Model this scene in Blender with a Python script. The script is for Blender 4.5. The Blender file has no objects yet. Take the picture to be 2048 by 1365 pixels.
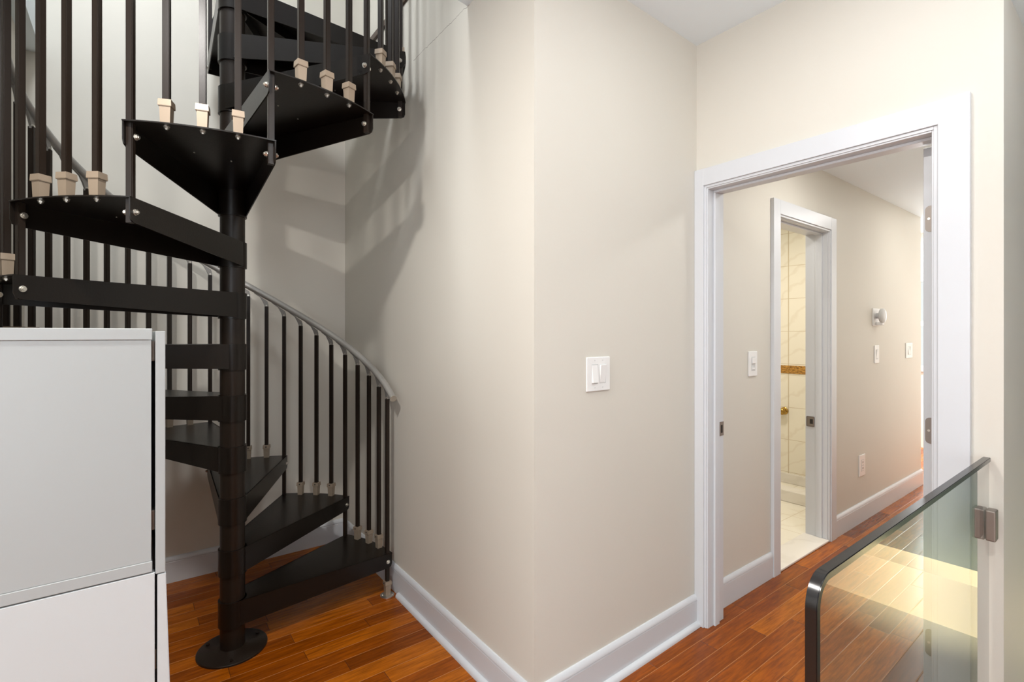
import bpy, bmesh, math
from mathutils import Vector, Matrix
R = math.radians
sc = bpy.context.scene
COL = sc.collection

# ------------------------------------------------------------------ materials
def new_mat(name):
    m = bpy.data.materials.new(name); m.use_nodes = True
    nt = m.node_tree; b = nt.nodes['Principled BSDF']
    return m, nt, b
def srgb(r, g, b):
    f = lambda c: (c/255/12.92) if c/255 <= .04045 else ((c/255+.055)/1.055)**2.4
    return (f(r), f(g), f(b), 1)
def N(nt, t, **kw):
    n = nt.nodes.new(t)
    for k, v in kw.items(): setattr(n, k, v)
    return n
def math_n(nt, op, a, b=None, c=None):
    n = N(nt, 'ShaderNodeMath', operation=op)
    for i, x in enumerate((a, b, c)):
        if x is None: continue
        if isinstance(x, (int, float)): n.inputs[i].default_value = x
        else: nt.links.new(x, n.inputs[i])
    return n.outputs[0]
def mix_c(nt, f, a, b, mode='MIX'):
    n = N(nt, 'ShaderNodeMix', data_type='RGBA', blend_type=mode)
    for s, x in ((n.inputs['Factor'], f), (n.inputs['A'], a), (n.inputs['B'], b)):
        if isinstance(x, (int, float, tuple)): s.default_value = x
        else: nt.links.new(x, s)
    return n.outputs['Result']
def coords(nt): return N(nt, 'ShaderNodeTexCoord').outputs['Object']
def noise(nt, vec, scale, detail=3, rough=.5):
    n = N(nt, 'ShaderNodeTexNoise'); n.inputs['Scale'].default_value = scale
    n.inputs['Detail'].default_value = detail; n.inputs['Roughness'].default_value = rough
    nt.links.new(vec, n.inputs['Vector']); return n.outputs['Fac']
def scaled(nt, vec, s):
    n = N(nt, 'ShaderNodeVectorMath', operation='MULTIPLY'); nt.links.new(vec, n.inputs[0]); n.inputs[1].default_value = s
    return n.outputs[0]
def bump(nt, b, h, strength, dist=.002):
    n = N(nt, 'ShaderNodeBump'); n.inputs['Strength'].default_value = strength; n.inputs['Distance'].default_value = dist
    nt.links.new(h, n.inputs['Height']); nt.links.new(n.outputs[0], b.inputs['Normal'])
def paint(name, col, rough=.6, bstr=.08, scale=180, var=.04, metal=0, spec=.5):
    m, nt, b = new_mat(name)
    v = coords(nt)
    f = noise(nt, v, 3.0, 3)
    dark = tuple(c*(1-var) for c in col[:3])+(1,)
    lite = tuple(min(1, c*(1+var)) for c in col[:3])+(1,)
    nt.links.new(mix_c(nt, f, dark, lite), b.inputs['Base Color'])
    b.inputs['Roughness'].default_value = rough; b.inputs['Metallic'].default_value = metal
    b.inputs['Specular IOR Level'].default_value = spec
    if bstr: bump(nt, b, noise(nt, v, scale, 2), bstr, .001)
    return m
WALLC = srgb(211, 206, 195)
M = {}
M['wall'] = paint('wall_paint', WALLC, .55, .12, 140, .015)
M['wall_white'] = paint('upper_wall_paint', srgb(220, 216, 210), .6, .1, 140, .015)
M['ceiling'] = paint('ceiling_paint', srgb(232, 241, 245), .8, .06, 120, .01)
M['trim'] = paint('trim_gloss_white', srgb(206, 208, 211), .3, .04, 60, .012)
M['black'] = paint('black_metal', srgb(30, 22, 16), .36, .1, 220, .2, spec=.3)
M['tread'] = paint('black_tread', srgb(21, 16, 12), .3, .2, 160, .25, spec=.3)
M['boot'] = paint('taupe_metal', srgb(150, 134, 116), .4, .1, 200, .14, metal=.3)
M['zinc'] = paint('zinc_bolt', srgb(205, 200, 190), .3, 0, metal=.9)
M['bracket'] = paint('grey_bracket', srgb(140, 137, 133), .4, .05, metal=.5)
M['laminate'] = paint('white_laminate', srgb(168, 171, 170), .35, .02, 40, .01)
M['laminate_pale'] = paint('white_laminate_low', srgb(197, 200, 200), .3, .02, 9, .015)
M['plastic'] = paint('white_plastic', srgb(232, 231, 228), .3, 0, var=.01)
M['plastic_grey'] = paint('grey_plastic', srgb(205, 205, 203), .4, 0, var=.01)
M['dark'] = paint('dark_gap', srgb(30, 26, 22), .6, 0)
M['nickel'] = paint('satin_nickel', srgb(140, 130, 122), .4, .03, metal=.6)
M['brass'] = paint('brass', srgb(176, 140, 70), .25, .02, metal=.95)
M['edge'] = paint('black_edge', srgb(26, 24, 23), .22, .02, spec=.6)
M['nosing'] = paint('dark_nosing', srgb(78, 62, 52), .4, .05)
M['cream'] = paint('cream_reflected', srgb(234, 222, 190), .5, 0)
M['grey_reflected'] = paint('grey_reflected', srgb(112, 112, 100), .6, .05)
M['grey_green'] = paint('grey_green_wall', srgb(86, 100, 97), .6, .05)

def rail_mat():
    m, nt, b = new_mat('brushed_steel')
    f = noise(nt, scaled(nt, coords(nt), (60, 60, 400)), 3, 2)
    nt.links.new(mix_c(nt, f, srgb(158, 155, 150), srgb(184, 181, 176)), b.inputs['Base Color'])
    b.inputs['Metallic'].default_value = .45; b.inputs['Roughness'].default_value = .36
    return m
M['rail'] = rail_mat()

def crack_wall():
    m, nt, b = new_mat('wall_paint_cracked')
    v = coords(nt); sp = N(nt, 'ShaderNodeSeparateXYZ'); nt.links.new(v, sp.inputs[0])
    wob = math_n(nt, 'MULTIPLY', math_n(nt, 'SUBTRACT', noise(nt, scaled(nt, v, (0, 1, 0)), 14, 4, .7), .5), .03)
    d = math_n(nt, 'ABSOLUTE', math_n(nt, 'SUBTRACT', math_n(nt, 'ADD', sp.outputs['Z'], wob), 2.745))
    th = math_n(nt, 'MULTIPLY', noise(nt, scaled(nt, v, (0, 1, 0)), 9, 2), .0026)
    k = math_n(nt, 'LESS_THAN', d, th)
    k = math_n(nt, 'MULTIPLY', k, math_n(nt, 'GREATER_THAN', sp.outputs['Y'], 1.75))
    k = math_n(nt, 'MULTIPLY', k, math_n(nt, 'LESS_THAN', sp.outputs['Y'], 2.28))
    base = mix_c(nt, noise(nt, v, 3), tuple(c*.985 for c in WALLC[:3])+(1,), WALLC)
    nt.links.new(mix_c(nt, math_n(nt, 'MULTIPLY', k, .8), base, srgb(110, 98, 88)), b.inputs['Base Color'])
    b.inputs['Roughness'].default_value = .55
    bump(nt, b, noise(nt, v, 140, 2), .12, .001)
    return m
M['wall_crack'] = crack_wall()

def planks():
    m, nt, b = new_mat('hardwood_planks')
    v = coords(nt); sp = N(nt, 'ShaderNodeSeparateXYZ'); nt.links.new(v, sp.inputs[0])
    W = .083
    ry = math_n(nt, 'DIVIDE', math_n(nt, 'ADD', sp.outputs['Y'], 10.03), W)
    row = math_n(nt, 'FLOOR', ry)
    wn = N(nt, 'ShaderNodeTexWhiteNoise', noise_dimensions='1D'); nt.links.new(row, wn.inputs['W'])
    L = math_n(nt, 'ADD', math_n(nt, 'MULTIPLY', wn.outputs['Value'], .35), .55)
    px = math_n(nt, 'DIVIDE', math_n(nt, 'ADD', sp.outputs['X'], math_n(nt, 'MULTIPLY', wn.outputs['Value'], 37.3)), L)
    idx = math_n(nt, 'FLOOR', px)
    cb = N(nt, 'ShaderNodeCombineXYZ'); nt.links.new(row, cb.inputs[0]); nt.links.new(idx, cb.inputs[1])
    w2 = N(nt, 'ShaderNodeTexWhiteNoise', noise_dimensions='2D'); nt.links.new(cb.outputs[0], w2.inputs['Vector'])
    # grain, shifted per plank
    off = N(nt, 'ShaderNodeVectorMath', operation='MULTIPLY_ADD')
    nt.links.new(w2.outputs['Color'], off.inputs[0]); off.inputs[1].default_value = (9, 9, 9)
    nt.links.new(scaled(nt, v, (2.6, 30, 3)), off.inputs[2])
    g = noise(nt, off.outputs[0], 2.6, 9, .72)
    off2 = N(nt, 'ShaderNodeVectorMath', operation='MULTIPLY_ADD')
    nt.links.new(w2.outputs['Color'], off2.inputs[0]); off2.inputs[1].default_value = (5, 5, 5)
    nt.links.new(scaled(nt, v, (2.2, 9, 1)), off2.inputs[2])
    g2 = noise(nt, off2.outputs[0], 1.6, 3, .5)
    cr = N(nt, 'ShaderNodeValToRGB'); e = cr.color_ramp.elements
    e[0].position = .0; e[0].color = srgb(100, 43, 1); e[1].position = 1; e[1].color = srgb(212, 122, 24)
    x = e.new(.5); x.color = srgb(164, 82, 6)
    t = math_n(nt, 'ADD', math_n(nt, 'MULTIPLY', w2.outputs['Value'], .6), math_n(nt, 'MULTIPLY', g2, .4))
    nt.links.new(t, cr.inputs[0])
    gr = N(nt, 'ShaderNodeMapRange'); nt.links.new(g, gr.inputs[0]); gr.inputs[1].default_value = .35; gr.inputs[2].default_value = .7
    gr.inputs[3].default_value = .0; gr.inputs[4].default_value = 1
    c1 = mix_c(nt, math_n(nt, 'MULTIPLY', gr.outputs[0], .72), cr.outputs[0], srgb(66, 25, 3))
    fy = math_n(nt, 'FRACT', ry); fx = math_n(nt, 'FRACT', px)
    ey = math_n(nt, 'MINIMUM', fy, math_n(nt, 'SUBTRACT', 1, fy))
    ex = math_n(nt, 'MULTIPLY', math_n(nt, 'MINIMUM', fx, math_n(nt, 'SUBTRACT', 1, fx)), math_n(nt, 'DIVIDE', L, W))
    ed = math_n(nt, 'MINIMUM', ex, ey)
    seam = N(nt, 'ShaderNodeMapRange'); nt.links.new(ed, seam.inputs[0]); seam.inputs[1].default_value = .004; seam.inputs[2].default_value = .018
    seam.inputs[3].default_value = 0; seam.inputs[4].default_value = 1
    endj = math_n(nt, 'LESS_THAN', ex, ey)
    nt.links.new(mix_c(nt, seam.outputs[0], mix_c(nt, endj, srgb(188, 128, 72), srgb(66, 32, 10)), c1), b.inputs['Base Color'])  # long seams painted pale tan as the bevel's highlight; end joints dark
    b.inputs['Roughness'].default_value = .25; b.inputs['Specular IOR Level'].default_value = .28
    bv = N(nt, 'ShaderNodeMapRange'); nt.links.new(ed, bv.inputs[0]); bv.inputs[1].default_value = 0; bv.inputs[2].default_value = .04
    h = math_n(nt, 'ADD', math_n(nt, 'MULTIPLY', bv.outputs[0], 1.0), math_n(nt, 'MULTIPLY', g, .25))
    bump(nt, b, h, .35, .0018)
    return m
M['planks'] = planks()

def marble(name, tile=True, c0=srgb(235, 228, 211), c1=srgb(212, 197, 172)):
    m, nt, b = new_mat(name)
    v = coords(nt); sp = N(nt, 'ShaderNodeSeparateXYZ'); nt.links.new(v, sp.inputs[0])
    dn = N(nt, 'ShaderNodeTexNoise'); dn.inputs['Scale'].default_value = 2.2; dn.inputs['Detail'].default_value = 4
    nt.links.new(v, dn.inputs['Vector'])
    ad = N(nt, 'ShaderNodeVectorMath', operation='MULTIPLY_ADD'); nt.links.new(dn.outputs['Color'], ad.inputs[0]); ad.inputs[1].default_value = (.9, .9, .9)
    nt.links.new(scaled(nt, v, (1, 1.4, 2.0)), ad.inputs[2])
    wv = N(nt, 'ShaderNodeTexWave', wave_type='BANDS', bands_direction='DIAGONAL'); wv.inputs['Scale'].default_value = 1.6; wv.inputs['Distortion'].default_value = 3
    nt.links.new(ad.outputs[0], wv.inputs['Vector'])
    mr = N(nt, 'ShaderNodeMapRange'); nt.links.new(wv.outputs['Fac'], mr.inputs[0]); mr.inputs[1].default_value = .86; mr.inputs[2].default_value = 1
    col = mix_c(nt, math_n(nt, 'MULTIPLY', mr.outputs[0], .28), c0, c1)
    if tile:
        z = sp.outputs['Z']; y = sp.outputs['Y']; x = sp.outputs['X']
        if tile == 'wall':
            up = math_n(nt, 'GREATER_THAN', z, 1.05)
            lo = math_n(nt, 'FRACT', math_n(nt, 'DIVIDE', math_n(nt, 'SUBTRACT', z, .108), .2965))
            hi = math_n(nt, 'FRACT', math_n(nt, 'DIVIDE', math_n(nt, 'SUBTRACT', z, 1.098), .3))
            fz = math_n(nt, 'ADD', math_n(nt, 'MULTIPLY', up, hi), math_n(nt, 'MULTIPLY', math_n(nt, 'SUBTRACT', 1, up), lo))
            fy = math_n(nt, 'FRACT', math_n(nt, 'DIVIDE', math_n(nt, 'ADD', y, 9.91), .6))
        else:
            fz = math_n(nt, 'FRACT', math_n(nt, 'DIVIDE', math_n(nt, 'ADD', x, 10.1), .305))
            fy = math_n(nt, 'FRACT', math_n(nt, 'DIVIDE', math_n(nt, 'ADD', y, 10.2), .305))
        e = math_n(nt, 'MINIMUM', math_n(nt, 'MINIMUM', fz, math_n(nt, 'SUBTRACT', 1, fz)), math_n(nt, 'MINIMUM', fy, math_n(nt, 'SUBTRACT', 1, fy)))
        g = math_n(nt, 'LESS_THAN', e, .007)
        col = mix_c(nt, g, col, srgb(204, 188, 158))
    nt.links.new(col, b.inputs['Base Color']); b.inputs['Roughness'].default_value = .3
    return m
M['tile_wall'] = marble('marble_wall_tile', 'wall')
M['tile_floor'] = marble('marble_floor_tile', 'floor')
M['marble'] = marble('marble_slab', False, srgb(228, 222, 212), srgb(205, 196, 184))

def mosaic():
    m, nt, b = new_mat('amber_mosaic')
    v = coords(nt)
    f = noise(nt, scaled(nt, v, (1, 14, 60)), 2.5, 5, .7)
    cr = N(nt, 'ShaderNodeValToRGB'); e = cr.color_ramp.elements
    e[0].position = .38; e[0].color = srgb(84, 46, 14); e[1].position = .62; e[1].color = srgb(214, 160, 74)
    nt.links.new(f, cr.inputs[0]); nt.links.new(cr.outputs[0], b.inputs['Base Color']); b.inputs['Roughness'].default_value = .3
    return m
M['mosaic'] = mosaic()

def glass_pane():
    m, nt, b = new_mat('tempered_glass')
    nt.nodes.remove(b); out = nt.nodes['Material Output']
    fr = N(nt, 'ShaderNodeFresnel'); fr.inputs['IOR'].default_value = 1.5
    geo = N(nt, 'ShaderNodeNewGeometry')
    front = math_n(nt, 'SUBTRACT', 1, geo.outputs['Backfacing'])
    f = math_n(nt, 'MULTIPLY', math_n(nt, 'MINIMUM', math_n(nt, 'MULTIPLY', fr.outputs[0], 1.7), .9), front)
    tr = N(nt, 'ShaderNodeBsdfTransparent'); tr.inputs[0].default_value = (.92, .94, .932, 1)
    gl = N(nt, 'ShaderNodeBsdfGlossy'); gl.inputs['Roughness'].default_value = .0
    mx = N(nt, 'ShaderNodeMixShader'); nt.links.new(f, mx.inputs[0]); nt.links.new(tr.outputs[0], mx.inputs[1]); nt.links.new(gl.outputs[0], mx.inputs[2])
    nt.links.new(mx.outputs[0], out.inputs['Surface'])
    return m
M['glass'] = glass_pane()

# ------------------------------------------------------------------ mesh helpers
def B(): return bmesh.new()
def box(bm, x0, x1, y0, y1, z0, z1, bev=0, seg=2):
    r = bmesh.ops.create_cube(bm, size=1)
    vs = r['verts']
    bmesh.ops.scale(bm, verts=vs, vec=(x1-x0, y1-y0, z1-z0))
    bmesh.ops.translate(bm, verts=vs, vec=((x0+x1)/2, (y0+y1)/2, (z0+z1)/2))
    if bev:
        es = list({e for v in vs for e in v.link_edges})
        bmesh.ops.bevel(bm, geom=es, offset=bev, segments=seg, affect='EDGES', profile=.5)
    return vs
def prism(bm, pts, z0, z1, mat=None):
    """polygon in local (x, y), extruded from z0 to z1; mat maps local to world"""
    lo = [bm.verts.new((p[0], p[1], z0)) for p in pts]; hi = [bm.verts.new((p[0], p[1], z1)) for p in pts]
    n = len(pts)
    fs = [bm.faces.new(lo[::-1]), bm.faces.new(hi)]
    for i in range(n): fs.append(bm.faces.new((lo[i], lo[(i+1) % n], hi[(i+1) % n], hi[i])))
    bmesh.ops.recalc_face_normals(bm, faces=fs)
    if mat is not None: bmesh.ops.transform(bm, matrix=mat, verts=lo+hi)
    return lo+hi
def cyl(bm, p0, p1, r, seg=20, r2=None, cap=True):
    p0 = Vector(p0); p1 = Vector(p1); d = p1-p0
    res = bmesh.ops.create_cone(bm, cap_ends=cap, segments=seg, radius1=r, radius2=r if r2 is None else r2, depth=d.length)
    q = Vector((0, 0, 1)).rotation_difference(d)
    bmesh.ops.transform(bm, matrix=Matrix.Translation((p0+p1)/2) @ q.to_matrix().to_4x4(), verts=res['verts'])
    return res['verts']
def lathe(bm, prof, seg=32, mat=None):
    rings = []
    for r, z in prof:
        rings.append([bm.verts.new((r*math.cos(2*math.pi*k/seg), r*math.sin(2*math.pi*k/seg), z)) for k in range(seg)])
    for a, b_ in zip(rings, rings[1:]):
        for k in range(seg): bm.faces.new((a[k], a[(k+1) % seg], b_[(k+1) % seg], b_[k]))
    bm.faces.new(rings[0][::-1]); bm.faces.new(rings[-1])
    vs = [v for r_ in rings for v in r_]
    if mat is not None: bmesh.ops.transform(bm, matrix=mat, verts=vs)
    return vs
def tube(bm, pts, r, seg=14):
    rings = []
    for i, p in enumerate(pts):
        a = Vector(pts[max(i-1, 0)]); c = Vector(pts[min(i+1, len(pts)-1)]); t = (c-a).normalized()
        u = t.cross(Vector((0, 0, 1))).normalized(); w = u.cross(t)
        rings.append([bm.verts.new(Vector(p)+r*(math.cos(2*math.pi*k/seg)*u+math.sin(2*math.pi*k/seg)*w)) for k in range(seg)])
    for a, b_ in zip(rings, rings[1:]):
        for k in range(seg): bm.faces.new((a[k], b_[k], b_[(k+1) % seg], a[(k+1) % seg]))
    bm.faces.new(rings[0]); bm.faces.new(rings[-1][::-1])
def obj(name, bm, mat, parent=None, smooth=0, label=None):
    bmesh.ops.recalc_face_normals(bm, faces=bm.faces)
    me = bpy.data.meshes.new(name); bm.to_mesh(me); bm.free()
    mats = mat if isinstance(mat, (list, tuple)) else [mat]
    for m in mats: me.materials.append(m)
    if smooth:
        for p in me.polygons: p.use_smooth = True
        me.set_sharp_from_angle(angle=R(smooth))
    o = bpy.data.objects.new(name, me); COL.objects.link(o)
    if parent:
        o.parent = parent
        pw = Vector((0, 0, 0)); q = parent
        while q: pw += q.location; q = q.parent
        if pw.length: me.transform(Matrix.Translation(-pw))
    if label: o['label'] = label
    return o
def tag(o, label, cat, group=None, kind=None):
    o['label'] = label; o['category'] = cat
    if group: o['group'] = group
    if kind: o['kind'] = kind
    return o
def thing(name, label, cat, loc=(0, 0, 0), group=None):
    o = bpy.data.objects.new(name, None); COL.objects.link(o); o.location = loc; o.empty_display_size = .1
    return tag(o, label, cat, group)
def struct(name, bm, mat, label, cat, smooth=0):
    return tag(obj(name, bm, mat, None, smooth), label, cat, kind='structure')

# ------------------------------------------------------------------ layout (metres; camera at the origin, eye 1.37)
XA, YB, XD, ZC, YK = 1.126, 1.350, 2.132, 2.745, 3.330
CXX, CYY = 1.106, 1.326
PX, PY, RT, RISE = .342, 2.462, .7395, .2214
RB = .716
T_YAW, F_PX, Y0 = 52.7253, 993.305, 669.387
ZT = 5.3

# ---- shell
b = B(); box(b, -3, 9, -3, 3.45, -.12, 0)
struct('floor', b, M['planks'], 'orange brown hardwood plank floor running into the hall', 'floor')
b = B(); prism(b, [(CXX, CYY), (XD, YB), (2.254, YB), (2.254, YB+.13), (XA+.13, YB+.13), (XA+.13, YK), (XA, YK)], 0, ZC)
prism(b, [(CXX+(XA-CXX)*(1.7-CYY)/(YK-CYY), 1.7), (XA+.13, 1.7), (XA+.13, YK), (XA, YK)], ZC, ZT)
struct('wall_centre', b, M['wall_crack'], 'beige wall jutting out as a sharp corner beside the staircase', 'wall')
b = B(); box(b, -.56, XA+.13, YK, YK+.12, 0, ZT)
struct('wall_back', b, M['wall'], 'beige wall behind the spiral staircase', 'wall')
b = B(); box(b, -.54, -.42, 1.625, YK, 0, ZC)
struct('wall_left', b, M['wall'], 'beige wall closing the left side of the stairwell', 'wall')
b = B(); box(b, -.48, -.36, 1.5, YK, ZC+.3, ZT)
struct('wall_upper_left', b, M['wall_white'], 'pale upstairs wall above the stairwell opening', 'wall')
b = B(); prism(b, [(-3, -3), (XD, -3), (XD, YB), (CXX, CYY), (CXX+(XA-CXX)*(1.767-CYY)/(YK-CYY), 1.767), (-.36, 1.545), (-.36, YK), (-3, YK)], ZC, ZC+.3)
struct('ceiling', b, M['ceiling'], 'white ceiling cut open around the stairwell', 'ceiling')
b = B(); box(b, -.56, XA+.13, 1.3, YK+.12, ZT, ZT+.1)
struct('ceiling_upper', b, M['ceiling'], 'white ceiling high above the spiral staircase', 'ceiling')
# door wall with its opening (Y .475..1.284, z < 2.045)
DY0, DY1, DZ = .472, 1.286, 2.047
b = B()
box(b, XD, XD+.122, .30, DY0-.018, 0, ZC); box(b, XD, XD+.122, DY1+.018, YB, 0, ZC); box(b, XD, XD+.122, DY0-.018, DY1+.018, DZ+.018, ZC)
struct('wall_door', b, M['wall'], 'beige wall around the white cased doorway', 'wall')
b = B(); box(b, XD+.122, 3.34, .30, .42, 0, ZC); box(b, 3.34, 9, .30, .42, 0, 2.6)
struct('wall_right', b, M['wall'], 'beige wall turning away past the glass gate', 'wall')
b = B(); box(b, XD, 3.34, -3, .30, 2.451, ZC)
struct('ceiling_right', b, M['ceiling'], 'lower white ceiling right of the doorway wall', 'ceiling')
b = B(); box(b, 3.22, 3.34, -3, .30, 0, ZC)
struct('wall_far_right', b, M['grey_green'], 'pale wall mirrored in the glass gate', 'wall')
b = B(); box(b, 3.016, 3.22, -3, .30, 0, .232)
struct('reflection_step', b, M['cream'], 'low step added for the yellow reflection in the glass gate', 'floor')  # unseen step, added to give the gate its yellow reflected bands
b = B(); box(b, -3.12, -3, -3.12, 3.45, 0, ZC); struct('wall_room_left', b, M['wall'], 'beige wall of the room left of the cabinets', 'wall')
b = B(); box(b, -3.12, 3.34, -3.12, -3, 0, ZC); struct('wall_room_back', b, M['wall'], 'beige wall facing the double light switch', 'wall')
b = B(); box(b, XD+.01, 3.016, -3, .30, 0, .004); struct('reflection_slab', b, M['grey_reflected'], 'dull grey slab added to darken the reflection in the glass gate', 'floor')  # unseen slab over the planks, added to dull the gate's lower reflection
# hall
BX0, BX1, BZ = 2.962, 3.648, 2.045
HY, HYB = YB, YB+.135
b = B()
box(b, 2.254, BX0-.016, HY, HYB, 0, 2.6); box(b, BX1+.016, 5.73, HY, HYB, 0, 2.6); box(b, BX0-.016, BX1+.016, HY, HYB, BZ+.016, 2.6)
struct('wall_hall', b, M['wall'], 'beige hallway wall seen through the doorway', 'wall')
b = B(); box(b, 2.254, 5.73, .42, 3.12, 2.44, 2.6)
struct('ceiling_hall', b, M['ceiling'], 'ceiling of the hallway beyond the doorway', 'ceiling')
# bathroom
b = B(); box(b, 2.40, 4.78, HYB-.04, 3.0, 0, .006); struct('floor_bathroom', b, M['tile_floor'], 'cream marble tiled bathroom floor', 'floor')
b = B(); box(b, 4.78, 4.9, HYB, 3.0, 0, 2.44)
box(b, 2.28, 4.9, 3.0, 3.12, 0, 2.44)
struct('wall_bathroom', b, M['tile_wall'], 'cream marble tiled wall inside the bathroom', 'wall')
b = B(); box(b, 2.28, 2.40, HYB, 3.0, 0, 2.44); struct('wall_bathroom_side', b, M['wall'], 'side wall of the bathroom', 'wall')
b = B(); box(b, 4.775, 4.78, HYB, 3.0, 1.012, 1.085)
struct('trim_1', b, M['mosaic'], 'amber mosaic tile band across the bathroom wall', 'tile band')
b = B(); box(b, 4.765, 4.78, HYB, 3.0, .006, .095, .004)
struct('trim_2', b, M['marble'], 'marble skirting at the foot of the bathroom wall', 'skirting')
b = B(); box(b, 4.226, 4.36, HYB+.02, 3.0, .006, .1, .006)
struct('trim_3', b, M['marble'], 'marble shower curb inside the bathroom', 'curb')
b = B(); box(b, BX0, BX1, HY-.012, HYB+.01, 0, .014, .004)
struct('trim_4', b, M['marble'], 'white marble threshold of the bathroom doorway', 'threshold')
# far room
b = B()
FW = 7.6
box(b, FW, FW+.12, .42, 1.35, 0, 2.6); box(b, FW, FW+.12, 2.35, 3.6, 0, 2.6); box(b, FW, FW+.12, 1.35, 2.35, 0, .98); box(b, FW, FW+.12, 1.35, 2.35, 2.02, 2.6)
struct('wall_far', b, M['wall_white'], 'pale wall of the bright room past the hallway', 'wall')
b = B(); box(b, 5.73, FW, .42, 3.6, 2.6, 2.7); struct('ceiling_far', b, M['ceiling'], 'ceiling of the bright far room', 'ceiling')
b = B(); box(b, 4.9, FW, 3.6, 3.72, 0, 2.6); struct('wall_far_side', b, M['wall_white'], 'side wall of the bright far room', 'wall')
b = B(); box(b, 4.9, 9, 3.45, 3.7, -.12, -.001); struct('floor_far', b, M['planks'], 'hardwood floor of the far room', 'floor')
b = B()
for (a, c, z0, z1) in ((1.33, 1.39, .92, 2.08), (2.31, 2.37, .92, 2.08), (1.39, 2.31, .92, .99), (1.39, 2.31, 2.01, 2.08), (1.39, 2.31, 1.47, 1.53)):
    box(b, FW-.03, FW+.05, a, c, z0, z1, .004)
w = struct('window_1', b, M['trim'], 'bright window at the far end past the hallway', 'window')
b = B(); box(b, FW+.02, FW+.026, 1.39, 2.31, .99, 2.01); obj('pane', b, M['glass'], w)

# ---- base boards: profile in (out, z)
BP = [(0, 0), (.015, 0), (.015, .112), (.0125, .1155), (.0165, .119), (.0165, .124), (.011, .136), (.006, .141), (0, .141)]
SP = [(0, 0), (.019, 0), (.0185, .006), (.016, .013), (.011, .018), (.004, .0205), (0, .021)]
def strip(bm, prof, a, c, nrm, off=0, m0=0, m1=0):
    """profile swept from a to c along the floor, nrm points into the room; m0/m1 mitre factors"""
    a = Vector(a); c = Vector(c); t = (c-a).normalized(); n = Vector((-t.y, t.x)); n = n if n.dot(Vector(nrm[:2])) > 0 else -n
    r0 = []; r1 = []
    for o_, z in prof:
        o_ += off
        p = a + n*o_ + t*(m0*o_); q = c + n*o_ + t*(m1*o_)
        r0.append(bm.verts.new((p.x, p.y, z))); r1.append(bm.verts.new((q.x, q.y, z)))
    k = len(prof)
    for i in range(k): bm.faces.new((r0[i], r0[(i+1) % k], r1[(i+1) % k], r1[i]))
    bm.faces.new(r0); bm.faces.new(r1[::-1])
b = B(); strip(b, BP, (XA, YK-.0005), (CXX, CYY), (-1, 0, 0), m0=-0, m1=1); strip(b, SP, (CXX+(XA-CXX)*(2.425-CYY)/(YK-CYY), 2.425), (CXX, CYY), (-1, 0, 0), .0152, m1=1)
struct('baseboard_stair', b, M['trim'], 'white base board with rounded shoe moulding beside the staircase', 'baseboard', 35)
b = B(); strip(b, BP, (CXX, CYY), (XD-.0215, YB-.0005), (0, -1, 0), m0=-1); strip(b, SP, (CXX, CYY), (XD-.0215, YB-.0005), (0, -1, 0), .0152, m0=-1)
struct('baseboard_centre', b, M['trim'], 'white base board under the double light switch', 'baseboard', 35)
b = B(); strip(b, BP, (-.42, YK), (XA-.0166, YK), (0, -1, 0))
struct('baseboard_back', b, M['trim'], 'white base board behind the spiral staircase', 'baseboard', 35)
b = B(); strip(b, BP, (2.254, HY), (BX0-.099, HY), (0, -1, 0))
struct('baseboard_hall_near', b, M['trim'], 'short white base board between the two doorways', 'baseboard', 35)
b = B(); strip(b, BP, (BX1+.096, HY), (5.73, HY), (0, -1, 0))
struct('baseboard_hall_far', b, M['trim'], 'long white base board along the far part of the hallway', 'baseboard', 35)
b = B(); box(b, XA-.02, XA, 2.2, YK, 3.085, 3.122, .004)
struct('trim_5', b, M['nosing'], 'dark edge strip high on the upstairs wall', 'trim')

# ---- main doorway: casing, jamb, stop
CX = XD-.021
b = B()
box(b, CX, XD, DY1+.016, YB-.001, 0, 2.144, .0015)                          # left leg (cut against the wall)
box(b, CX, XD, .374, DY0-.018, 0, 2.144, .0015)                          # right leg
box(b, CX+.0004, XD, DY0-.02, DY1+.018, DZ+.017, 2.1435, .0015)            # head
for k, (o0, o1, dx) in enumerate(((.006, .017, .008), (.0, .007, .013))):  # stepped inner edge
    box(b, CX+dx, XD, DY1+o0, DY1+o1, 0, DZ+o1, .0012)
    box(b, CX+dx, XD, DY0-o1, DY0-o0, 0, DZ+o1, .0012)
    box(b, CX+dx, XD, DY0-o0, DY1+o0, DZ+o0, DZ+o1, .0012)
cas = struct('trim_6', b, M['trim'], 'white casing and jamb of the large doorway', 'door casing')
b = B()
J1 = XD+.126
box(b, XD+.0005, J1, DY1, DY1+.018, 0, DZ+.018, .001); box(b, XD+.0005, J1, DY0-.018, DY0, 0, DZ+.018, .001); box(b, XD+.0005, J1, DY0, DY1, DZ, DZ+.018, .001)
obj('jamb', b, M['trim'], cas)
b = B()
box(b, XD+.036, XD+.074, DY1-.011, DY1, 0, DZ-.011, .002); box(b, XD+.036, XD+.074, DY0, DY0+.011, 0, DZ-.011, .002); box(b, XD+.036, XD+.074, DY0, DY1, DZ-.011, DZ, .002)
obj('door_stop', b, M['trim'], cas)
b = B(); box(b, XD+.088, XD+.124, DY1-.003, DY1, .885, .952, .001); obj('strike_plate', b, M['nickel'], cas, label='small metal strike plate')
b = B(); box(b, XD+.098, XD+.112, DY1-.0042, DY1-.002, .90, .937); obj('latch_hole', b, M['dark'], cas)

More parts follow.
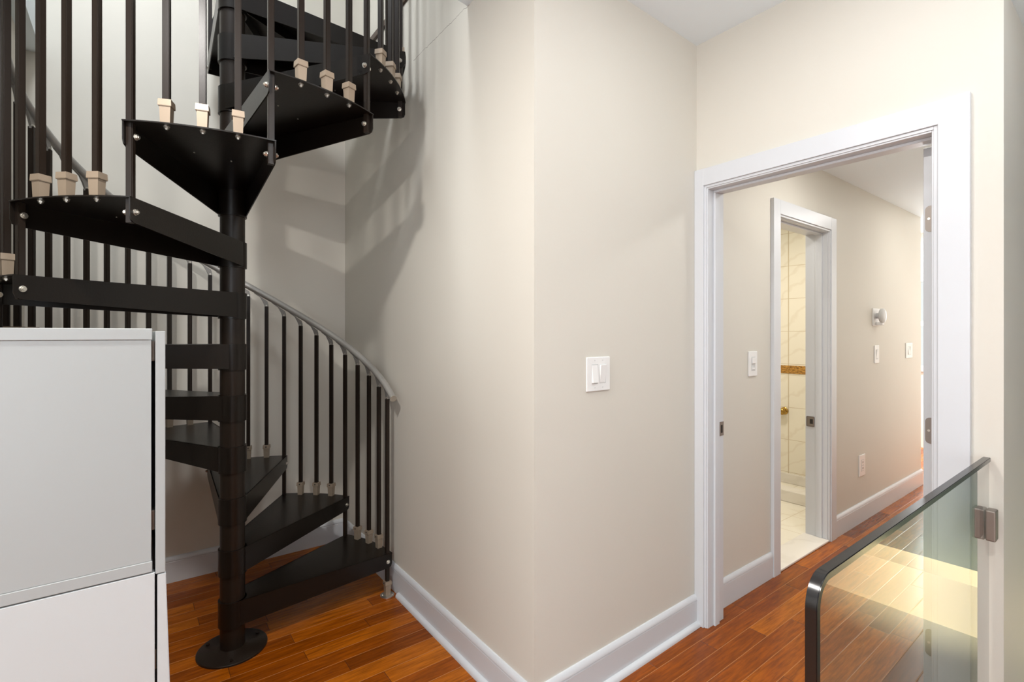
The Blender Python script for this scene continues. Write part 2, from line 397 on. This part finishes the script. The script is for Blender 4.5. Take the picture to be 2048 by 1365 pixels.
# ---- open door leaf (edge with hinges seen)
b = B()
LX0, LX1, LY0, LY1 = 2.262, 3.06, .489, .5265
box(b, LX0, LX1, LY0, LY1, .008, 2.04, .002)
for (x0, x1, z0, z1) in ((.11, .36, .2, .95), (.44, .69, .2, .95), (.11, .36, 1.1, 1.9), (.44, .69, 1.1, 1.9)):
    box(b, LX0+x0, LX0+x1, LY1-.002, LY1+.005, z0, z1, .004)
door = struct('door_1', b, M['trim'], 'white door swung open into the hallway', 'door')
for z0, z1 in ((1.737, 1.830), (.98, 1.073), (.222, .317)):
    b = B()
    pts = []
    y0, y1, rr = LY0-.012, LY1-.006, .014
    pts = [(y0, z0), (y1-rr, z0)] + [(y1-rr+rr*math.sin(R(a)), z0+rr-rr*math.cos(R(a))) for a in (22, 45, 68)] + [(y1, z0+rr), (y1, z1-rr)] + \
          [(y1-rr+rr*math.cos(R(a)), z1-rr+rr*math.sin(R(a))) for a in (22, 45, 68)] + [(y1-rr, z1), (y0, z1)]
    mm = Matrix(((0, 0, 1, 0), (1, 0, 0, 0), (0, 1, 0, 0), (0, 0, 0, 1)))
    prism(b, pts, LX0-.0025, LX0+.001, mm)
    h = obj('hinge', b, M['nickel'], door, label='rounded metal hinge plate')
    for (yy, zz) in ((LY0+.021, (z0+z1)/2), (LY0+.006, z0+.012), (LY0+.006, z1-.012)):
        b = B(); cyl(b, (LX0-.004, yy, zz), (LX0-.002, yy, zz), .0042, 12); obj('screw', b, M['zinc'], h, 30)

# ---- bathroom doorway casing
b = B()
CY = HY-.02
def bathframe(b, o0, o1, dy):
    box(b, BX0-o1, BX0-o0, CY+dy, HY, 0, BZ+o1, .0012); box(b, BX1+o0, BX1+o1, CY+dy, HY, 0, BZ+o1, .0012); box(b, BX0-o0, BX1+o0, CY+dy, HY, BZ+o0, BZ+o1, .0012)
bathframe(b, .016, .097, 0); bathframe(b, .004, .0165, .007)
cas2 = struct('trim_7', b, M['trim'], 'white casing around the bathroom doorway', 'door casing')
b = B()
box(b, BX0-.016, BX0, HY, HYB, 0, BZ+.016, .001); box(b, BX1, BX1+.016, HY, HYB, 0, BZ+.016, .001); box(b, BX0, BX1, HY, HYB, BZ, BZ+.016, .001)
obj('jamb', b, M['trim'], cas2)
b = B()
box(b, BX1-.011, BX1, HY+.03, HY+.068, .014, BZ-.011, .002); box(b, BX0, BX0+.011, HY+.03, HY+.068, .014, BZ-.011, .002); box(b, BX0, BX1, HY+.03, HY+.068, BZ-.011, BZ, .002)
obj('door_stop', b, M['trim'], cas2)
b = B(); box(b, BX1-.0025, BX1, HY+.078, HY+.127, .745, .815, .006); obj('strike_plate', b, M['nickel'], cas2, label='metal strike plate')
b = B(); box(b, BX1-.004, BX1-.002, HY+.088, HY+.106, .765, .797); obj('latch_hole', b, M['dark'], cas2)

# ---- brass valve on the shower wall
v = thing('shower_valve', 'round brass knob on the marble shower wall', 'valve', (4.78, 2.125, .665))
mm = Matrix.Translation((4.78, 2.125, .665)) @ Matrix.Rotation(R(-90), 4, 'Y')
b = B(); lathe(b, [(.034, 0), (.034, .006), (.026, .012), (.012, .014), (.012, .03)], 28, mm); obj('rose', b, M['brass'], v, 40)
b = B(); lathe(b, [(.010, .03), (.022, .034), (.031, .045), (.033, .058), (.028, .07), (.014, .078)], 28, mm); obj('knob', b, M['brass'], v, 40)

# ---- spiral staircase
st = thing('spiral_staircase', 'black metal spiral staircase with grey tube handrail', 'staircase', (PX, PY, 0))
def pol(r, a, z=0): return Vector((PX+r*math.cos(R(a)), PY+r*math.sin(R(a)), z))
b = B(); cyl(b, (PX, PY, .01), (PX, PY, ZT-.7), .0485, 40); obj('pole', b, M['black'], st, 40)
b = B(); lathe(b, [(.137, 0), (.137, .007), (.134, .0095), (.06, .0095), (.052, .016)], 48, Matrix.Translation((PX, PY, 0))); bp = obj('base_plate', b, M['black'], st, 40)
for a in (20, 140, 260):
    b = B(); p = pol(.112, a); cyl(b, p+Vector((0, 0, .0095)), p+Vector((0, 0, .015)), .008, 6); obj('bolt', b, M['black'], bp)
HR = .0555   # hub radius
def flange(bm, a, side, zt, h_out=.074, h_in=.105):
    """vertical plate from the hub out to the rim along the tread edge at angle a; side -1 nose, +1 tail"""
    o = pol(RT-.002, a); d = Vector((math.cos(R(a)), math.sin(R(a)), 0)); nrm = Vector((-d.y, d.x, 0))*side
    i = Vector((PX, PY, 0)) + d*.022 + nrm*(HR-.004)
    t = (o-i); L = t.length; t.normalize(); inn = Vector((-t.y, t.x, 0)); inn = inn if inn.dot(nrm) < 0 else -inn
    c = .018
    pr = [(0, 0), (L, 0), (L, -h_out+c), (L-c*.3, -h_out+c*.3), (L-c, -h_out), (0, -h_in)]
    mm = Matrix(((t.x, 0, inn.x, i.x), (t.y, 0, inn.y, i.y), (0, 1, 0, zt), (0, 0, 0, 1)))
    prism(bm, pr, 0, .004, mm)
    return i
def make_tread(n, a0, a1, name='tread'):
    zt = n*RISE
    bm = B()
    i0 = flange(bm, a0, -1, zt); i1 = flange(bm, a1, 1, zt)
    arc = [pol(RT, a0+(a1-a0)*k/max(10, int((a1-a0)/3))) for k in range(max(10, int((a1-a0)/3))+1)]
    pts = [(p.x, p.y) for p in arc] + [(i1.x, i1.y), (i0.x, i0.y)]
    prism(bm, pts, zt-.004, zt)
    # folded lip under the plate, along the inside of each edge
    lathe(bm, [(HR, zt-.112), (HR, zt)], 36, Matrix.Translation((PX, PY, 0)))
    t = obj(name, bm, M['tread'], st, 30)
    return t, zt
def bolt(par, p, d, r=.0078, ln=.009):
    bm = B(); d = Vector(d).normalized(); p = Vector(p)
    cyl(bm, p, p+d*.002, r*1.25, 14); cyl(bm, p+d*.002, p+d*(.002+ln*.6), r, 6); cyl(bm, p+d*(.002+ln*.6), p+d*(.002+ln), r*.55, 10)
    obj('bolt', bm, M['zinc'], par, 30)
DT = 1.6
def rail_z(a): return 1.05 + RISE*(a+4.8)/30
def radial_box(bm, a, r, hx, hy, z0, z1, hx2=None, hy2=None):
    mm = Matrix.Translation(pol(r, a)) @ Matrix.Rotation(R(a), 4, 'Z')
    hx2 = hx if hx2 is None else hx2; hy2 = hy if hy2 is None else hy2
    lo = [bm.verts.new(mm @ Vector((sx*hx, sy*hy, z0))) for sx, sy in ((-1, -1), (1, -1), (1, 1), (-1, 1))]
    hi = [bm.verts.new(mm @ Vector((sx*hx2, sy*hy2, z1))) for sx, sy in ((-1, -1), (1, -1), (1, 1), (-1, 1))]
    fs = [bm.faces.new(lo[::-1]), bm.faces.new(hi)]
    for k in range(4): fs.append(bm.faces.new((lo[k], lo[(k+1) % 4], hi[(k+1) % 4], hi[k])))
    return fs
def baluster(a, zb, boot=True, zrail=None):
    zr = rail_z(a) if zrail is None else zrail
    top = zr-.017-.042
    bm = B(); radial_box(bm, a, RB, .0094, .0094, zb, top)
    bmesh.ops.bevel(bm, geom=[e for e in bm.edges if abs(e.verts[0].co.z-e.verts[1].co.z) > .1], offset=.0022, segments=2, affect='EDGES')
    o = obj('baluster', bm, M['black'], st)
    if boot:
        bm = B()
        radial_box(bm, a, RB, .0128, .0128, zb, zb+.052, .0145, .0145)
        radial_box(bm, a, RB, .017, .017, zb+.051, zb+.0525, .017, .017)
        radial_box(bm, a, RB, .0177, .0177, zb+.0525, zb+.071, .0168, .0168)
        obj('boot', bm, M['boot'], o, label='taupe metal boot')
        bm = B(); p = pol(RB-.0176, a, zb+.062); d = (pol(0, a)-pol(1, a)).normalized(); cyl(bm, p, p+d*.0022, .0035, 10); obj('screw', bm, M['dark'], o)
    # rail bracket in the tangential plane
    k = RISE/(R(30)*RB)
    t = Vector((-math.sin(R(a)), math.cos(R(a)), 0)); n = Vector((math.cos(R(a)), math.sin(R(a)), 0))
    p = pol(RB, a, zr-.017)
    pr = [(-.0085, -.058), (.0085, -.058), (.0105, -.038), (.019, -.017), (.034, k*.034-.010), (.064, k*.064-.006), (.064, k*.064), (.012, -.001), (-.004, -.012), (-.0095, -.03)]
    mm = Matrix(((t.x, 0, n.x, p.x), (t.y, 0, n.y, p.y), (0, 1, 0, p.z), (0, 0, 0, 1)))
    bm = B(); prism(bm, pr, -.0045, .0045, mm)
    br = obj('rail_bracket', bm, M['bracket'], o, label='grey rail bracket')
    q = p + Vector((0, 0, -.036)) - n*.0045
    bm = B(); cyl(bm, q, q-n*.003, .0045, 12)
    obj('rivet', bm, M['zinc'], o)
    return o
for n in range(1, 13):
    a0 = 30*(n-1); a1 = a0+30+DT
    t, zt = make_tread(n, a0-.1, a1)
    for k in (1, 2, 3):
        a = a0+.8+7.5*k
        baluster(a, zt)
        bolt(t, pol(RB, a, zt-.004), (0, 0, -1), .0068, .008)
    # corner post through this tread's nose and the tail of the tread below
    am = a0+.75
    if n == 1:
        baluster(am, .006)
    else:
        baluster(am, (n-1)*RISE-.074, boot=False)
    tg = lambda a: Vector((-math.sin(R(a)), math.cos(R(a)), 0))
    bolt(t, pol(RB, a0-.15, zt-.042), -tg(a0))                 # nose outside
    bolt(t, pol(RB-.003, a0+DT+.1, zt-.042), tg(a0))           # nose inside
    bolt(t, pol(RB, a1+.05, zt-.042), tg(a1))                  # tail outside
    bolt(t, pol(RB-.003, a1-DT-.1, zt-.042), -tg(a1))          # tail inside
    for k, (rr, f) in enumerate(((.5, .3), (.45, .72))):
        p = pol(rr, a0+30*f, zt-.004)
        bm = B(); cyl(bm, p, p-Vector((0, 0, .002)), .003, 8); obj('rivet', bm, M['zinc'], t)
# foot flange of the first post
p = pol(RB, .75)
b = B(); lathe(b, [(.036, 0), (.036, .004), (.033, .006)], 32, Matrix.Translation(p)); ff = obj('foot_flange', b, M['zinc'], st, 40)
for dx, dy in ((.02, -.018), (-.024, .008)):
    b = B(); cyl(b, p+Vector((dx, dy, .006)), p+Vector((dx, dy, .009)), .0045, 8); obj('screw', b, M['zinc'], ff)
# wide landing and the tread above it
t, zt = make_tread(13, -.1, 90+DT, 'landing')
bm = B()
ao = [pol(RT, -.1+k*(90+DT+.1)/30) for k in range(31)]; ai = [pol(RT-.004, -.1+k*(90+DT+.1)/30) for k in range(31)]
prism(bm, [(p.x, p.y) for p in ao]+[(p.x, p.y) for p in ai[::-1]], zt-.066, zt-.004); obj('rim', bm, M['tread'], t, 30)
for a in (32, 61):
    bm = B(); c0 = pol(HR, a); c1 = pol(RT-.05, a); d = (c1-c0).normalized(); nn = Vector((-d.y, d.x, 0))
    mm = Matrix(((d.x, 0, nn.x, c0.x), (d.y, 0, nn.y, c0.y), (0, 1, 0, zt-.004), (0, 0, 0, 1)))
    prism(bm, [(0, 0), ((c1-c0).length, 0), ((c1-c0).length, -.03), (0, -.06)], -.002, .002, mm); obj('rib', bm, M['tread'], t)
bolt(t, pol(RB, -.15, zt-.042), (0, -1, 0)); bolt(t, pol(RB, 91.7, zt-.042), (-1, 0, 0))
baluster(.75, 12*RISE-.074, False, rail_z(360)); baluster(83, zt, True, rail_z(360)+.25)
baluster(90.75, zt-.05, False, rail_z(360)+.28)
b = B(); flange(b, 90, -1, 14*RISE); obj('edge_plate', b, M['tread'], st)
# handrail
pts = [pol(RB, -4.8+3*k, rail_z(-4.8+3*k)) for k in range(int((363)/3)+1)]
e = pts[0]+(pts[0]-pts[1]).normalized()*.012
b = B(); tube(b, [e]+pts, .0172, 18); obj('handrail', b, M['rail'], st, 50, label='grey tubular handrail')
d = (e-pts[1]).normalized()
b = B(); cyl(b, e, e+d*.006, .018, 20); obj('end_cap', b, M['zinc'], st, 40)

# ---- cabinets at the left
cu = thing('cabinet', 'upper white cabinet on top of another one beside the staircase', 'cabinet', (-.28, 1.2, .905), 'stacked white cabinets')
Y1, Y2, XL = 1.2, 1.62, -.58
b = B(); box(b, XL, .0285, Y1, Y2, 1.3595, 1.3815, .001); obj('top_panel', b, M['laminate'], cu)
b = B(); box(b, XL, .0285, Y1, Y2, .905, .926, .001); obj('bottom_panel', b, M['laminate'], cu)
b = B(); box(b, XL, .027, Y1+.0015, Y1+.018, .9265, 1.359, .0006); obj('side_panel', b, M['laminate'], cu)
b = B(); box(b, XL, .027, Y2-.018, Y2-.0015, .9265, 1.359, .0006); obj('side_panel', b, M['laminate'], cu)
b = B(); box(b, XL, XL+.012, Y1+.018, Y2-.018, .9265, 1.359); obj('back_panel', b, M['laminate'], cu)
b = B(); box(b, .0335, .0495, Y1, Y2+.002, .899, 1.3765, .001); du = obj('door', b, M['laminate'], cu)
for z in (1.337, 1.0):
    b = B(); box(b, .022, .034, Y1+.02, Y1+.045, z-.02, z+.02, .002); obj('hinge', b, M['nickel'], du)
cl = thing('cabinet', 'lower white cabinet standing on the floor under another cabinet', 'cabinet', (-.28, 1.2, 0), 'stacked white cabinets')
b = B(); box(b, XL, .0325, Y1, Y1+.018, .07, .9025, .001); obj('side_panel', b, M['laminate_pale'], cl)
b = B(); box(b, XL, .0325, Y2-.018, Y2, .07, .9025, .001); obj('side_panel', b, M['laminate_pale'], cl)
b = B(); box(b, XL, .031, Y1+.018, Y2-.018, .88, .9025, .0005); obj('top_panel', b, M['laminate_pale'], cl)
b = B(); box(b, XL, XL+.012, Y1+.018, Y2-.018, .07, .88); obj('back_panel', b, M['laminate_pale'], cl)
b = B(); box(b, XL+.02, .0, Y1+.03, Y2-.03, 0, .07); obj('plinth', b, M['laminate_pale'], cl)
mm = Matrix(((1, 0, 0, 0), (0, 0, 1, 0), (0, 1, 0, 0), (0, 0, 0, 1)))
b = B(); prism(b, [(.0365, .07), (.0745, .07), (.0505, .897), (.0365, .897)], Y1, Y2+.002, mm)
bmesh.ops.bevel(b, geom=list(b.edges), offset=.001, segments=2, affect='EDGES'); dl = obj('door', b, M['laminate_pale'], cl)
for z in (.72, .25):
    b = B(); box(b, .022, .037, Y1+.022, Y1+.047, z-.02, z+.02, .002); obj('hinge', b, M['nickel'], dl)

# ---- glass gate
GY, GZ, GX0, GX1 = .330, .988, .842, 2.112
g = thing('glass_gate', 'clear glass safety gate with black edge trim in front of the doorway', 'gate', ((GX0+GX1)/2, GY+.005, 0))
rc = .05
def corner(r, x0, z1, n=8): return [(x0+r-r*math.cos(R(90*k/n)), z1-r+r*math.sin(R(90*k/n))) for k in range(n+1)]
b = B(); prism(b, [(GX0+.004, .045)] + corner(rc-.004, GX0+.004, GZ-.004) + [(GX1, GZ-.004), (GX1, .045)], GY, GY+.010, mm)
obj('pane', b, M['glass'], g)
# trim swept round the corner: outer path minus inner path
outp = [(GX0, .03)] + corner(rc, GX0, GZ) + [(GX1, GZ)]
inp = [(GX0+.013, .03)] + corner(rc-.013, GX0+.013, GZ-.013) + [(GX1, GZ-.013)]
b = B(); prism(b, outp+inp[::-1], GY-.004, GY+.014, mm)
bmesh.ops.bevel(b, geom=[e for e in b.edges if abs(e.verts[0].co.y-e.verts[1].co.y) < .001 and e.calc_length() < 3], offset=.0012, segments=2, affect='EDGES')
obj('edge_trim', b, M['edge'], g, 30)
b = B(); box(b, GX0, GX1, GY-.004, GY+.014, .028, .045, .001); obj('bottom_rail', b, M['edge'], g)
b = B(); box(b, GX0+.02, GX0+.05, GY-.012, GY+.022, 0, .03, .003); box(b, GX1-.05, GX1-.02, GY-.012, GY+.022, 0, .03, .003); obj('foot', b, M['edge'], g)
for y0, y1 in ((GY-.024, GY-.0005), (GY+.0105, GY+.030)):
    b = B(); box(b, 2.052, 2.094, y0, y1, .745, .838, .004); obj('clamp_block', b, M['nickel'], g, label='metal clamp block')
b = B(); box(b, 2.094, XD-.0215, GY+.012, GY+.028, .765, .818, .003); obj('wall_bracket', b, M['nickel'], g)

# ---- switches and plates
def plate(bm, x0, x1, z0, z1, y, t=.006): box(bm, x0, x1, y-t, y, z0, z1, .0028, 3)
def rocker(bm, xc, zc, w, h, y, tilt):
    vs = box(bm, xc-w/2, xc+w/2, y-.009, y-.003, zc-h/2, zc+h/2, .0012)
    for v_ in bm.verts:
        if v_.co.y < y-.0065 and abs(v_.co.x-xc) <= w/2+.001 and abs(v_.co.z-zc) <= h/2+.001: v_.co.y -= tilt*(v_.co.z-zc)/(h/2)*.0028
s = thing('light_switch', 'white double rocker light switch on the jutting corner wall', 'light switch', (1.45, YB, 1.215), 'light switches')
b = B(); plate(b, 1.383, 1.517, 1.149, 1.281, YB); obj('cover_plate', b, M['plastic'], s)
for xc, tl in ((1.428, -1), (1.473, 1)):
    b = B(); box(b, xc-.0185, xc+.0185, YB-.0066, YB-.004, 1.178, 1.254, .0006); obj('bezel', b, M['plastic_grey'], s)
    b = B(); rocker(b, xc, 1.216, .032, .069, YB-.0006, tl); obj('rocker', b, M['plastic'], s)
    for z in (1.163, 1.268):
        b = B(); cyl(b, (xc, YB-.0062, z), (xc, YB-.0068, z), .0025, 8); obj('screw', b, M['plastic_grey'], s)
s.location = (1.4325, CYY+(YB-CYY)*(1.4325-CXX)/(XD-CXX), 1.2168); s.rotation_euler = (0, 0, math.atan2(YB-CYY, XD-CXX))
def single(name, x0, x1, z0, z1, label, cat, kind):
    xm, zm = (x0+x1)/2, (z0+z1)/2
    s = thing(name, label, cat, (xm, HY, zm), 'light switches' if name == 'light_switch' else None)
    b = B(); plate(b, x0, x1, z0, z1, HY, .007); obj('cover_plate', b, M['plastic'], s)
    w = (x1-x0)*.46; h = (z1-z0)*.56
    b = B(); box(b, xm-w/2, xm+w/2, HY-.008, HY-.005, zm-h/2, zm+h/2, .0006); obj('insert', b, M['plastic_grey'], s)
    if kind == 'dimmer':
        b = B(); box(b, xm-w*.4, xm+w*.4, HY-.013, HY-.0075, zm+h*.02, zm+h*.42, .002); obj('slider', b, M['plastic'], s)
        b = B(); box(b, xm-w*.3, xm+w*.3, HY-.010, HY-.0075, zm-h*.42, zm-h*.3, .001); obj('button', b, M['plastic'], s)
    elif kind == 'rocker':
        b = B(); rocker(b, xm, zm, w*.86, h*.92, HY-.0015, 1); obj('rocker', b, M['plastic'], s)
    elif kind == 'outlet':
        for zz in (zm-h*.25, zm+h*.25):
            b = B(); box(b, xm-w*.38, xm+w*.38, HY-.0095, HY-.0075, zz-h*.19, zz+h*.19, .0015); f = obj('socket', b, M['plastic'], s)
            b = B(); box(b, xm-w*.2, xm-w*.12, HY-.0098, HY-.0092, zz-.006, zz+.008); box(b, xm+w*.12, xm+w*.2, HY-.0098, HY-.0092, zz-.006, zz+.008); obj('slot', b, M['dark'], f)
    elif kind == 'twin':
        for q in (-.26, .26):
            b = B(); rocker(b, xm+q*w, zm, w*.42, h*.92, HY-.0015, 1 if q > 0 else -1); obj('rocker', b, M['plastic'], s)
    return s
single('light_switch', 2.612, 2.702, 1.145, 1.279, 'white slider light switch between the two doorways', 'light switch', 'dimmer')
single('light_switch', 4.515, 4.612, 1.149, 1.285, 'slim white light switch on the hallway wall below the round disc', 'light switch', 'rocker')
single('light_switch', 5.275, 5.455, 1.165, 1.296, 'wide white light switch at the far end of the hallway wall', 'light switch', 'twin')
single('power_outlet', 4.198, 4.315, .332, .486, 'white power outlet low on the hallway wall above the base board', 'outlet', 'outlet')
s = thing('wall_sensor', 'white wall plate with a protruding round disc in the hallway', 'sensor', (4.56, HY, 1.50))
b = B(); plate(b, 4.475, 4.62, 1.437, 1.57, HY, .008); obj('cover_plate', b, M['plastic'], s)
mm2 = Matrix.Translation((4.545, HY-.008, 1.513)) @ Matrix.Rotation(R(90), 4, 'X')
b = B(); lathe(b, [(.02, 0), (.022, .022), (.050, .026), (.056, .033), (.055, .046), (.046, .053), (.02, .056)], 36, mm2); obj('disc', b, M['plastic_grey'], s, 40)
b = B(); box(b, 4.53, 4.575, HY-.05, HY-.008, 1.44, 1.463, .004); obj('button', b, M['plastic'], s)

# ------------------------------------------------------------------ light
wd = bpy.data.worlds.new('daylight'); sc.world = wd; wd.use_nodes = True
bg = wd.node_tree.nodes['Background']; bg.inputs[0].default_value = (.93, .96, 1, 1); bg.inputs[1].default_value = 1.0
def area(name, loc, size, power, col, rot=(0, 0, 0), sy=None, spread=None):
    l = bpy.data.lights.new(name, 'AREA'); l.energy = power; l.color = col; l.size = size
    if sy: l.shape = 'RECTANGLE'; l.size_y = sy
    else: l.shape = 'DISK'
    if spread: l.spread = R(spread)
    o = bpy.data.objects.new(name, l); COL.objects.link(o); o.location = loc; o.rotation_euler = [R(a) for a in rot]
    return o
WARM = (1, .90, .78); NEUT = (1, .97, .93); COOL = (.92, .96, 1)
W2 = (1, .97, .93)
area('room_ceiling_lamp', (.8, -.15, 2.70), .5, 14, (.97, .985, 1))
area('ceiling_fill', (1.15, -1.0, 1.85), .3, 31, (.9, .95, 1), (180, 0, 0))  # added fill aimed upward to brighten the ceiling; no floor lamp stands here
area('left_daylight_panel', (-2.95, .35, 1.7), 1.7, 52, (.9, .95, 1), (0, -90, 0), 1.9)  # added window-sized panel for light from the left; no window is built
area('back_fill', (-1.75, -2.95, 1.35), 2.0, 70, (.86, .93, 1), (90, 0, 0), 2.4)  # added frontal fill behind the camera; the wall has no window
area('stair_downlight', (-.22, 1.02, 2.72), .09, 36, W2)
area('doorway_downlight', (1.45, .62, 2.73), .12, 3.6, (.97, .985, 1))
area('hall_downlight_near', (3.0, .72, 2.43), .3, 8.2, (1, .985, .965))
area('hall_downlight_far', (4.9, .72, 2.43), .3, 4.0, (1, .985, .965))
area('bathroom_lamp', (3.6, 2.0, 2.42), .4, 22, (1, .95, .86))
area('step_fill', (2.40, -.15, 2.43), .12, 5.4, (1, .90, .64), (0, -17, 0), spread=22)  # added narrow warm beam on the unseen step, for the gate's reflection
area('far_room_daylight', (6.7, 2.0, 2.55), 1.2, 120, COOL)
area('far_window_daylight', (7.55, 1.85, 1.5), .9, 55, COOL, (0, 90, 0), 1.0)
area('upstairs_daylight', (-.15, 1.75, 4.3), .5, 42, (.9, .95, 1), (25, 10, 0))

# ------------------------------------------------------------------ camera
cam = bpy.data.cameras.new('camera'); co = bpy.data.objects.new('camera', cam); COL.objects.link(co)
cam.sensor_width = 36; cam.lens = F_PX/2048*36; cam.shift_y = (Y0-682.5)/2048; cam.clip_start = .02
co.location = (0, 0, 1.37); co.rotation_euler = (R(90), 0, R(T_YAW-90))
sc.camera = co
vs = sc.view_settings
vs.view_transform = 'Standard'; vs.look = 'None'; vs.gamma = 1; vs.exposure = 0.1; vs.use_curve_mapping = False
